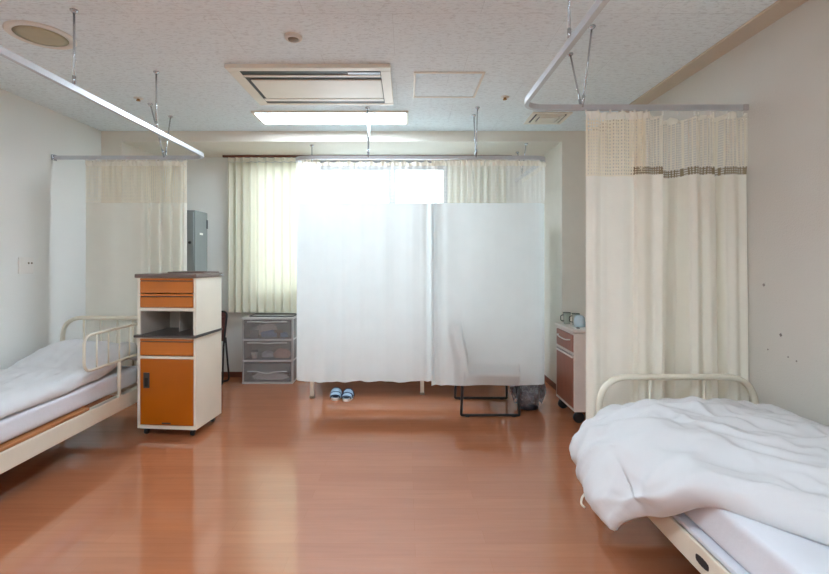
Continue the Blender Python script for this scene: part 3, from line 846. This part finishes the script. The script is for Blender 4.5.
# ------------------------------------------------------------------ tall cabinet
cy_rot = math.radians(-5.0)
cfl = Vector((-2.037, 3.449, 0)); W_, D_ = 0.468, 0.385
t = thing('bedside_cabinet', 'tall cream bedside cabinet with orange drawers and an ochre door', 'cabinet', (cfl.x, cfl.y, 0), cy_rot)
RT = ROOT[t.name].copy()
def cpart(name, b, m, parent=t, label=None):
    b.transform(RT); return part(name, b, m, parent, label)
tk = 0.022
b = nb()      # lower carcass
zl0, zl1 = 0.055, 0.745
box(b, 0, tk, 0, D_, zl0, zl1, 0.002); box(b, W_-tk, W_, 0, D_, zl0, zl1, 0.002); box(b, tk, W_-tk, D_-0.012, D_, zl0, zl1)
box(b, tk, W_-tk, 0, D_-0.012, zl0, zl0+0.026); box(b, tk, W_-tk, 0, D_-0.012, zl1-0.012, zl1); box(b, tk, W_-tk, 0.0, D_-0.012, 0.585, 0.603)
lower = cpart('lower_body', b, M['cream_board'])
b = nb()      # upper carcass
zu0, zu1 = 0.765, 1.195
box(b, 0, tk, 0, D_, zu0, zu1, 0.002); box(b, W_-tk, W_, 0, D_, zu0, zu1, 0.002); box(b, tk, W_-tk, D_-0.012, D_, zu0, zu1)
box(b, tk, W_-tk, 0, D_-0.012, zu1-0.015, zu1); box(b, tk, W_-tk, 0, D_-0.012, 0.948, 0.968)
upper = cpart('upper_body', b, M['cream_board'])
b = nb(); box(b, -0.012, W_+0.010, -0.018, D_+0.006, 1.195, 1.225, 0.006); cpart('top_board', b, M['greytop'], t, 'grey-brown laminate top')
b = nb(); box(b, -0.012, W_+0.010, -0.028, D_-0.002, 0.746, 0.7645, 0.004); cpart('pull_out_shelf', b, M['smoke'], t, 'dark pull-out shelf board')
b = nb()      # niche lining
box(b, tk+0.001, tk+0.005, 0.004, D_-0.014, 0.766, 0.947); box(b, W_-tk-0.005, W_-tk-0.001, 0.004, D_-0.014, 0.766, 0.947)
box(b, tk+0.005, W_-tk-0.005, D_-0.018, D_-0.014, 0.766, 0.947); box(b, tk+0.005, W_-tk-0.005, 0.004, D_-0.018, 0.943, 0.947)
cpart('niche_lining', b, M['niche'])
b = nb(); box(b, W_*0.5, W_*0.5+0.005, 0.16, D_-0.02, 0.766, 0.942); cpart('niche_divider', b, M['niche'])
def drawer(z0, z1, grip_top=True):
    b = nb(); xa, xb = tk+0.003, W_-tk-0.003
    box(b, xa, xb, -0.004, 0.012, z0, z1-0.024, 0.003); box(b, xa, xb, 0.004, 0.012, z1-0.024, z1-0.016); box(b, xa, xb, -0.006, 0.012, z1-0.016, z1, 0.003)
    box(b, xa+0.01, xb-0.01, 0.012, D_-0.03, z0+0.01, z0+0.018)
    d = cpart('drawer', b, M['orange'])
    b = nb(); box(b, xa+0.004, xb-0.004, 0.0035, 0.0055, z1-0.0245, z1-0.0155); cpart('grip_groove', b, M['smoke'], d)
drawer(1.080, 1.192); drawer(0.972, 1.074); drawer(0.610, 0.735)
b = nb(); box(b, tk+0.003, W_-tk-0.003, -0.004, 0.014, 0.085, 0.583, 0.004); door = cpart('door', b, M['ochre'])
b = nb(); hx = tk+0.055; box(b, hx-0.024, hx+0.024, -0.008, -0.003, 0.362, 0.480, 0.004); hd = cpart('handle', b, M['smoke'], door, 'dark recessed handle')
b = nb(); box(b, hx-0.013, hx+0.013, -0.0095, -0.0075, 0.374, 0.44, 0.001); cpart('handle_recess', b, M['black'], hd)
b = nb(); box(b, W_*0.5-0.035, W_*0.5+0.035, -0.0055, -0.0035, 0.094, 0.106); cpart('name_plate', b, M['smoke'], door)
for x in (0.05, W_-0.05):
    for y in (0.04, D_-0.05):
        b = nb(); lathe(b, (x-0.012, y, 0.024), [(0, 0), (0.02, 0), (0.024, 0.004), (0.024, 0.02), (0.02, 0.024), (0, 0.024)], 14, 'X'); box(b, x-0.018, x+0.018, y-0.016, y+0.016, 0.042, 0.056)
        cpart('castor', b, M['black'])
b = nb(); tube(b, fillet([(W_+0.0, D_-0.06, 1.205), (W_+0.03, D_-0.06, 1.205), (W_+0.03, D_-0.02, 1.205), (W_, D_-0.02, 1.205)], 0.012, 4), 0.005, 8); cpart('towel_hook', b, M['chrome'])
# tray on top
tr = thing('serving_tray', 'thin brown tray lying on top of the tall cabinet', 'tray', tuple(RT @ Vector((W_*0.58, 0.24, 1.2255))), cy_rot)
b = nb(); 
box(b, 0.15, 0.46, 0.13, 0.37, 1.2255, 1.229, 0.001)
b.transform(RT); part('tray_base', b, M['seatbrown'], tr)
b = nb(); tube(b, [RT @ Vector(p) for p in fillet([(0.30, 0.13, 1.233), (0.46, 0.13, 1.233), (0.46, 0.37, 1.233), (0.15, 0.37, 1.233), (0.15, 0.13, 1.233), (0.30, 0.13, 1.233)], 0.03, 5)[:-1]], 0.0045, 6, closed=True); part('tray_rim', b, M['greytop'], tr)

# ------------------------------------------------------------------ grey locker
lx1, ly0, ly1, lh = -2.05, 4.42, 4.70, 1.815
lx0 = lx1-0.45
t = thing('locker', 'grey-green steel locker standing behind the left curtain', 'locker', ((lx0+lx1)/2, (ly0+ly1)/2, 0))
b = nb(); box(b, lx0, lx1, ly0+0.004, ly1, 0, lh, 0.006); part('body', b, M['green_grey'], t)
b = nb(); box(b, lx0+0.012, lx1-0.012, ly0-0.008, ly0+0.004, 0.06, lh-0.02, 0.003); d = part('door', b, M['green_grey'], t)
b = nb(); lathe(b, (lx1-0.045, ly0-0.008, 1.50), [(0, -0.014), (0.012, -0.014), (0.014, 0)], 16, 'Y'); part('lock_knob', b, M['black'], d)
b = nb(); box(b, lx1, lx1+0.002, ly0+0.10, ly0+0.17, 1.58, 1.60); part('label_plate', b, M['white_plastic'], t)
b = nb(); box(b, lx1, lx1+0.01, ly1-0.03, ly1-0.012, 1.65, 1.74, 0.002); part('side_hook', b, M['charcoal'], t)

# ------------------------------------------------------------------ folded chair behind the cabinet
t = thing('folded_chair', 'folded black tube chair leaning by the wall behind the tall cabinet', 'chair', (-2.1, 4.88, 0))
xa, xb = -2.34, -1.925
b = nb(); tube(b, fillet([(xa, 4.90, 0.775), (xa, 4.80, 0.42), (xa, 4.77, 0.011), (xb, 4.77, 0.011), (xb, 4.80, 0.42), (xb, 4.90, 0.775), (xa, 4.90, 0.775)], 0.05, 6), 0.0105, 8); part('front_frame', b, M['blacktube'], t)
b = nb(); tube(b, fillet([(xa+0.012, 4.86, 0.50), (xa+0.012, 4.96, 0.011), (xb-0.002, 4.96, 0.011), (xb-0.002, 4.86, 0.50)], 0.05, 6), 0.0105, 8); part('rear_frame', b, M['blacktube'], t)
b = nb(); box(b, xa+0.02, xb-0.012, 4.868, 4.892, 0.46, 0.72, 0.008); part('seat', b, M['seatbrown'], t, 'red-brown seat pad')
b = nb(); box(b, xa+0.015, xb-0.005, 4.893, 4.913, 0.62, 0.77, 0.008); part('backrest', b, M['seatbrown'], t)

# ------------------------------------------------------------------ plastic drawer unit
ux0, ux1, uy0, uy1 = -1.762, -1.215, 4.88, 5.145
t = thing('drawer_unit', 'grey translucent plastic drawer unit under the window drape', 'drawers', ((ux0+ux1)/2, (uy0+uy1)/2, 0))
b = nb()
for x in (ux0, ux1-0.018):
    for y in (uy0+0.012, uy1-0.03): box(b, x, x+0.018, y, y+0.03, 0.0, 0.69, 0.004)
for z in (0.0, 0.236, 0.462): box(b, ux0, ux1, uy0, uy1-0.008, z, z+0.018, 0.004)
part('shelf_frame', b, M['drawer_frame'], t)
b = nb()
for x in (ux0+0.004, ux1-0.008): box(b, x, x+0.004, uy0+0.042, uy1-0.03, 0.02, 0.69)
box(b, ux0+0.018, ux1-0.018, uy1-0.006, uy1-0.002, 0.02, 0.69)
part('shell', b, M['drawer_plastic'], t)
b = nb(); box(b, ux0-0.004, ux1+0.004, uy0-0.006, uy1, 0.69, 0.712, 0.006); part('top_panel', b, M['drawer_frame'], t)
for i, z in enumerate((0.020, 0.256, 0.482)):
    zt = z+0.205; xa, xb = ux0+0.020, ux1-0.020; b = nb()
    box(b, xa, xb, uy0+0.002, uy0+0.006, z+0.004, zt, 0.001); box(b, xa, xa+0.003, uy0+0.006, uy1-0.02, z+0.004, zt-0.04)
    box(b, xb-0.003, xb, uy0+0.006, uy1-0.02, z+0.004, zt-0.04); box(b, xa+0.003, xb-0.003, uy0+0.006, uy1-0.02, z+0.001, z+0.004)
    d = part('drawer', b, M['drawer_plastic'], t)
    b = nb(); pts = []
    for k in range(31):
        u = k/30; x = xa+0.04+(xb-xa-0.08)*u
        zz = z+(0.115 if i == 0 else 0.185) - (0.022 if i == 0 else 0.006)*math.exp(-((u-0.5)/0.16)**2)
        pts.append((x, uy0-0.004, zz))
    tube(b, pts, 0.006, 6); part('handle_lip', b, M['drawer_frame'], d)
    if i == 2:
        b = nb(); box(b, xb-0.10, xb-0.05, uy0-0.001, uy0+0.0015, zt-0.022, zt-0.012); part('sticker', b, M['white_plastic'], d)
def lump(name, label, cat, x, y, z, rx, ry, rz_, m, seed, group=None):
    b = nb(); bmesh.ops.create_icosphere(b, subdivisions=4, radius=1)
    for v in b.verts:
        c = v.co.copy(); k = 1+0.28*noise.noise(c*1.6+Vector((seed, 0, 0)))+0.10*noise.noise(c*5+Vector((0, seed, 0)))
        zz = c.z*k; zz = max(zz, -0.55)
        v.co = Vector((x+c.x*k*rx, y+c.y*k*ry, z+0.55*rz_+zz*rz_))
    for f in b.faces: f.smooth = True
    return tag(link(name, b, m), label, cat, group)
um = (uy0+uy1)/2
lump('folded_cloth', 'blue crumpled cloth in the top plastic drawer', 'cloth', -1.45, um-0.03, 0.4875, 0.15, 0.05, 0.045, M['blue_cloth'], 1)
lump('folded_cloth', 'beige crumpled cloth at the back of the top plastic drawer', 'cloth', -1.56, um+0.075, 0.49, 0.13, 0.02, 0.085, M['beige_cloth'], 2.3)
b = nb(); box(b, -1.685, -1.595, uy0+0.03, uy0+0.055, 0.488, 0.575, 0.006); tag(link('small_case', b, M['charcoal']), 'small dark case standing at left in the top plastic drawer', 'case')
b = nb(); box(b, -1.42, -1.33, uy0+0.022, uy0+0.042, 0.545, 0.575, 0.004); lathe(b, (-1.375, uy0+0.032, 0.488), [(0.018, 0), (0.018, 0.06)], 12); tag(link('hair_brush', b, M['seatpad']), 'brown brush lying on blue cloth in the top plastic drawer', 'brush')
lump('folded_cloth', 'pink folded cloth in the middle plastic drawer', 'cloth', -1.36, um-0.02, 0.2615, 0.085, 0.06, 0.06, M['pink_cloth'], 4.7)
lump('folded_cloth', 'grey crumpled cloth in the middle plastic drawer', 'cloth', -1.53, um+0.03, 0.2615, 0.07, 0.05, 0.04, M['grey_cloth'], 6.1)
t2 = thing('cup', 'white cup with dark rim in the middle plastic drawer', 'cup', (-1.645, uy0+0.06, 0.2608))
b = nb(); lathe(b, (-1.645, uy0+0.06, 0.2608), [(0.022, 0), (0.034, 0.05), (0.036, 0.085), (0.033, 0.085), (0.030, 0.05), (0.018, 0.006), (0, 0.006)], 20); part('cup_body', b, M['white_plastic'], t2)
b = nb(); lathe(b, (-1.645, uy0+0.06, 0.2608), [(0.0365, 0.075), (0.0375, 0.09), (0.031, 0.09)], 20); part('rim', b, M['charcoal'], t2)
lump('folded_cloth', 'pale folded cloth in the lowest plastic drawer', 'cloth', -1.49, um, 0.0255, 0.19, 0.07, 0.045, M['grey_cloth'], 8.8)
t2 = thing('storage_tray', 'flat grey tray with dark rim on the plastic drawer unit', 'tray', (-1.46, 5.02, 0.7125))
b = nb(); box(b, -1.70, -1.22, 4.925, 5.135, 0.7125, 0.7165, 0.001); part('tray_base', b, M['drawer_frame'], t2)
b = nb(); tube(b, fillet([(-1.46, 4.925, 0.721), (-1.22, 4.925, 0.721), (-1.22, 5.135, 0.721), (-1.70, 5.135, 0.721), (-1.70, 4.925, 0.721), (-1.46, 4.925, 0.721)], 0.03, 5)[:-1], 0.0055, 6, closed=True); part('tray_rim', b, M['charcoal'], t2)

# ------------------------------------------------------------------ slippers
def slipper(cx, cy, rz, label):
    t = thing('slipper', label, 'slipper', (cx, cy, 0), rz, 'pair of slippers')
    R = ROOT[t.name]
    def outline(k, grow=0.0, n=40):
        out = []
        for i in range(n):
            a = 2*PI*i/n; y = 0.13*math.sin(a)
            w_ = 0.047+0.006*(y/0.13)
            out.append(((w_+grow)*math.copysign(abs(math.cos(a))**0.8, math.cos(a)), y+grow*math.sin(a)))
        return out
    b = nb(); prism(b, outline(0), 0.0, 0.022, 'XY'); b.transform(R); part('sole', b, M['white_foam'], t, 'white sole')
    b = nb(); prism(b, outline(0, -0.004), 0.022, 0.027, 'XY'); b.transform(R); part('footbed', b, M['paleblue'], t)
    b = nb(); prism(b, [(0.028*math.cos(2*PI*i/24), -0.075+0.030*math.sin(2*PI*i/24)+0.16) for i in range(24)], 0.0272, 0.029, 'XY'); b.transform(R); part('toe_pad', b, M['navy'], t, 'navy toe pad')
    def vamp(u, v, g=0.0):
        y = 0.0+0.108*v; a = PI*u
        w_ = (0.047+0.006*(y/0.13))*math.sqrt(max(0.0, 1-(max(0, y)/0.134)**3)) + 0.003+g
        hgt = 0.064-0.034*v+g
        sn = max(0.0, math.sin(a))
        return R @ Vector((w_*math.copysign(abs(math.cos(a))**0.8, math.cos(a)), y+0.012*sn*(v-0.5), 0.018+hgt*sn**0.75))
    b = nb(); grid_surface(b, vamp, 24, 14); up = part('upper', b, M['paleblue'], t)
    m_ = up.modifiers.new('thick', 'SOLIDIFY'); m_.thickness = 0.004
    for v in (0.0, 0.55, 1.0):
        b = nb(); tube(b, [vamp(k/20, v, 0.002) for k in range(21)], 0.0055 if v != 1.0 else 0.004, 8); part('trim', b, M['navy'], up, 'navy edging')
slipper(-0.678, 4.43, PI+0.05, 'pale blue slipper with white sole on the floor, left of the pair')
slipper(-0.556, 4.40, PI-0.06, 'pale blue slipper with white sole on the floor, right of the pair')

# ------------------------------------------------------------------ chair behind the curtain
t = thing('visitor_chair', 'black tube sled chair pressed against the centre curtain', 'chair', (0.71, 4.1, 0))
for y in (3.865, 4.345):
    pts = fillet([(0.955, y, 0.415), (0.962, y, 0.03), (0.962, y, 0.013), (0.47, y, 0.013), (0.47, y, 0.03), (0.485, y, 0.42), (0.455, y, 0.76)], 0.045, 6)
    b = nb(); tube(b, pts, 0.0115, 10); s_ = part('side_frame', b, M['blacktube'], t)
    for x in (0.52, 0.915):
        b = nb(); box(b, x-0.018, x+0.018, y-0.012, y+0.012, 0.0, 0.004); part('glide', b, M['black'], s_)
b = nb(); tube(b, [(0.955, 3.865, 0.405), (0.955, 4.345, 0.405)], 0.011, 8); tube(b, [(0.485, 3.865, 0.405), (0.485, 4.345, 0.405)], 0.011, 8); part('cross_tube', b, M['blacktube'], t)
b = nb(); box(b, 0.48, 0.965, 3.862, 4.35, 0.40, 0.43, 0.012, 3); part('seat', b, M['seatpad'], t)
b = nb()
def bk(u, v):
    z = 0.50+0.27*v; y = 3.862+0.486*u
    return Vector((0.48-0.03*smoothstep(0.45, 0.78, z)-0.025*math.sin(PI*u), y, z))
grid_surface(b, bk, 12, 10); o = part('backrest', b, M['seatpad'], t); m_ = o.modifiers.new('thick', 'SOLIDIFY'); m_.thickness = 0.02; m_.offset = 0

# ------------------------------------------------------------------ waste bin with bag
bx, by = 1.10, 4.11
t = thing('waste_bin', 'dark waste bin with a clear bag beside the chair', 'bin', (bx, by, 0))
b = nb(); lathe(b, (bx, by, 0), [(0.088, 0.0), (0.095, 0.03), (0.118, 0.27), (0.114, 0.27), (0.09, 0.03), (0.0, 0.012)], 28); part('bin_body', b, M['bin'], t)
def bagf(u, v):
    a = 2*PI*u; z = 0.285-0.24*v
    r = 0.121+0.036*math.sin(PI*min(1, v*1.05))+0.010*noise.noise(Vector((math.cos(a)*3, math.sin(a)*3, v*3)))+0.006*math.sin(a*9+v*3)
    return Vector((bx+r*math.cos(a), by+r*math.sin(a), z+0.012*noise.noise(Vector((math.cos(a)*2, math.sin(a)*2, 7)))))
b = nb(); grid_surface(b, bagf, 72, 16); part('bag_liner', b, M['bag'], t, 'clear plastic bag over the rim')
b = nb(); tube(b, [(bx+0.122*math.cos(2*PI*k/32), by+0.122*math.sin(2*PI*k/32), 0.276) for k in range(32)], 0.004, 6, closed=True); part('rim', b, M['bin'], t)

# ------------------------------------------------------------------ nightstand on the right
nx0, nx1, ny0, ny1, nh = 1.36, 1.83, 3.675, 4.125, 0.765
t = thing('nightstand', 'white nightstand with brown wood drawer and door beside right curtain', 'nightstand', ((nx0+nx1)/2, (ny0+ny1)/2, 0))
b = nb()
for y in (ny0, ny1-0.022): box(b, nx0, nx1, y, y+0.022, 0.10, 0.735, 0.003)
box(b, nx1-0.014, nx1, ny0+0.022, ny1-0.022, 0.10, 0.735); 
for z in (0.10, 0.555, 0.720): box(b, nx0+0.002, nx1-0.014, ny0+0.022, ny1-0.022, z, z+0.018)
part('body', b, M['ns_white'], t)
b = nb(); box(b, nx0-0.012, nx1, ny0-0.008, ny1+0.008, 0.738, nh, 0.009, 3); part('top_board', b, M['ns_white'], t)
b = nb(); box(b, nx0-0.004, nx0+0.014, ny0+0.026, ny1-0.026, 0.578, 0.716, 0.003); d = part('drawer', b, M['walnut'], t)
b = nb(); yy = (ny0+ny1)/2
tube(b, fillet([(nx0-0.004, yy-0.14, 0.672), (nx0-0.018, yy-0.14, 0.672), (nx0-0.02, yy-0.07, 0.660), (nx0-0.02, yy+0.07, 0.660), (nx0-0.018, yy+0.14, 0.672), (nx0-0.004, yy+0.14, 0.672)], 0.03, 5), 0.006, 8); part('handle', b, M['white_plastic'], d, 'curved white handle')
b = nb(); box(b, nx0-0.004, nx0+0.014, ny0+0.026, ny1-0.026, 0.125, 0.530, 0.003); d = part('door', b, M['walnut'], t)
b = nb(); box(b, nx0-0.014, nx0+0.0, ny0+0.026, ny1-0.026, 0.530, 0.548, 0.003); part('handle', b, M['ns_white'], d, 'white grip along the top of the door')
for x in (nx0+0.05, nx1-0.05):
    for y in (ny0+0.04, ny1-0.04):
        b = nb(); lathe(b, (x, y-0.012, 0.045), [(0, 0), (0.04, 0), (0.045, 0.004), (0.045, 0.02), (0.04, 0.024), (0, 0.024)], 16, 'Y'); box(b, x-0.02, x+0.02, y-0.018, y+0.018, 0.07, 0.10, 0.002); part('castor', b, M['black'], t)
# things on it
def tumbler(x, y, label):
    t = thing('drinking_glass', label, 'glass', (x, y, nh), 0, 'glasses on the nightstand')
    b = nb(); lathe(b, (x, y, nh), [(0.026, 0.0), (0.033, 0.10), (0.031, 0.10), (0.024, 0.008), (0.0, 0.008)], 24); part('glass_body', b, M['clearglass'], t)
    b = nb(); tube(b, [(x+0.0325*math.cos(2*PI*k/24), y+0.0325*math.sin(2*PI*k/24), nh+0.099) for k in range(24)], 0.002, 6, closed=True); part('rim', b, M['green_plastic'], t)
    b = nb(); tube(b, fillet([(x-0.030, y, nh+0.08), (x-0.055, y, nh+0.075), (x-0.055, y, nh+0.03), (x-0.028, y, nh+0.025)], 0.02, 5), 0.004, 8); part('handle', b, M['green_plastic'], t)
tumbler(1.425, 4.03, 'clear handled glass on the nightstand nearest its far corner')
tumbler(1.475, 3.955, 'clear handled glass on the nightstand beside the pale blue mug')
t2 = thing('mug', 'pale blue mug upturned on the nightstand', 'mug', (1.46, 3.83, nh))
b = nb(); lathe(b, (1.46, 3.83, nh+0.006), [(0.046, 0.0), (0.047, 0.03), (0.042, 0.072), (0.030, 0.090), (0.012, 0.096), (0, 0.096)], 28); part('mug_body', b, M['mug'], t2)
b = nb(); tube(b, fillet([(1.50, 3.80, nh+0.075), (1.525, 3.79, nh+0.07), (1.525, 3.79, nh+0.03), (1.502, 3.80, nh+0.025)], 0.015, 5), 0.005, 8); part('handle', b, M['mug'], t2)
t2 = thing('saucer_tray', 'thin pale tray on the nightstand under the mug', 'tray', (1.50, 3.80, nh))
b = nb(); box(b, 1.39, 1.60, 3.70, 3.89, nh, nh+0.0055, 0.002); part('tray_base', b, M['white_plastic'], t2)
b = nb(); box(b, 1.395, 1.42, 3.71, 3.735, nh+0.006, nh+0.012, 0.002); part('tray_clip', b, M['black'], t2)

# ------------------------------------------------------------------ wall bits
t = thing('wall_outlet', 'white square wall plate with two sockets on the left wall', 'outlet', (XL, 3.585, 1.22))
b = nb(); box(b, XL, XL+0.010, 3.515, 3.655, 1.222, 1.352, 0.004); part('cover_plate', b, M['white_plastic'], t)
for y in (3.605, 3.635):
    b = nb(); lathe(b, (XL+0.010, y, 1.305), [(0.008, 0), (0.008, 0.002), (0, 0.002)], 12, 'X'); part('socket', b, M['detector_grey'], t)
def plug(y, z, r, label):
    b = nb(); box(b, XR-0.004, XR, y-r, y+r, z-r*0.35, z+r*0.35, 0.001); box(b, XR-0.004, XR, y-r*0.35, y+r*0.35, z-r, z+r, 0.001)
    tag(link('wall_plug', b, M['mark']), label, 'wall plug', 'small plugs in the right wall')
plug(2.478, 1.194, 0.008, 'small grey cross-shaped plug on the right wall, topmost')
plug(2.366, 0.94, 0.008, 'small grey cross-shaped plug on the right wall, below the topmost')
plug(2.45, 0.848, 0.004, 'tiny grey plug on the right wall, leftmost of the low row')
plug(2.32, 0.835, 0.004, 'tiny grey plug on the right wall, middle of the low row')
plug(2.27, 0.825, 0.004, 'tiny grey plug on the right wall, rightmost of the low row')

# ------------------------------------------------------------------ light from outside, camera
wd = bpy.data.worlds.new('sky'); S.world = wd; wd.use_nodes = True
bg = wd.node_tree.nodes['Background']; bg.inputs['Color'].default_value = (0.88, 0.95, 1.0, 1); bg.inputs['Strength'].default_value = 4.0
pl = bpy.data.lights.new('window_portal', 'AREA'); pl.shape = 'RECTANGLE'; pl.size = WX1-WX0; pl.size_y = WZ1-WZ0
pl.cycles.is_portal = True
po = bpy.data.objects.new('window_portal', pl); C.objects.link(po); po.location = ((WX0+WX1)/2, YB+0.12, (WZ0+WZ1)/2); po.rotation_euler = (-PI/2, 0, 0)

cam = bpy.data.cameras.new('camera'); co = bpy.data.objects.new('camera', cam); C.objects.link(co)
cam.sensor_width = 36; cam.lens = 455/829*36; cam.shift_x = 8.5/829; cam.shift_y = -27/829
cam.clip_start = 0.02
co.location = (0, 0, 1.33); co.rotation_euler = (PI/2, 0, 0)
S.camera = co
S.view_settings.view_transform = 'Standard'; S.view_settings.look = 'None'; S.view_settings.gamma = 1.0
S.view_settings.use_curve_mapping = False
S.view_settings.exposure = 0.38
S.cycles.max_bounces = 10; S.cycles.diffuse_bounces = 8; S.cycles.transparent_max_bounces = 24
S.cycles.sample_clamp_indirect = 6.0
S.cycles.caustics_reflective = False; S.cycles.caustics_refractive = False
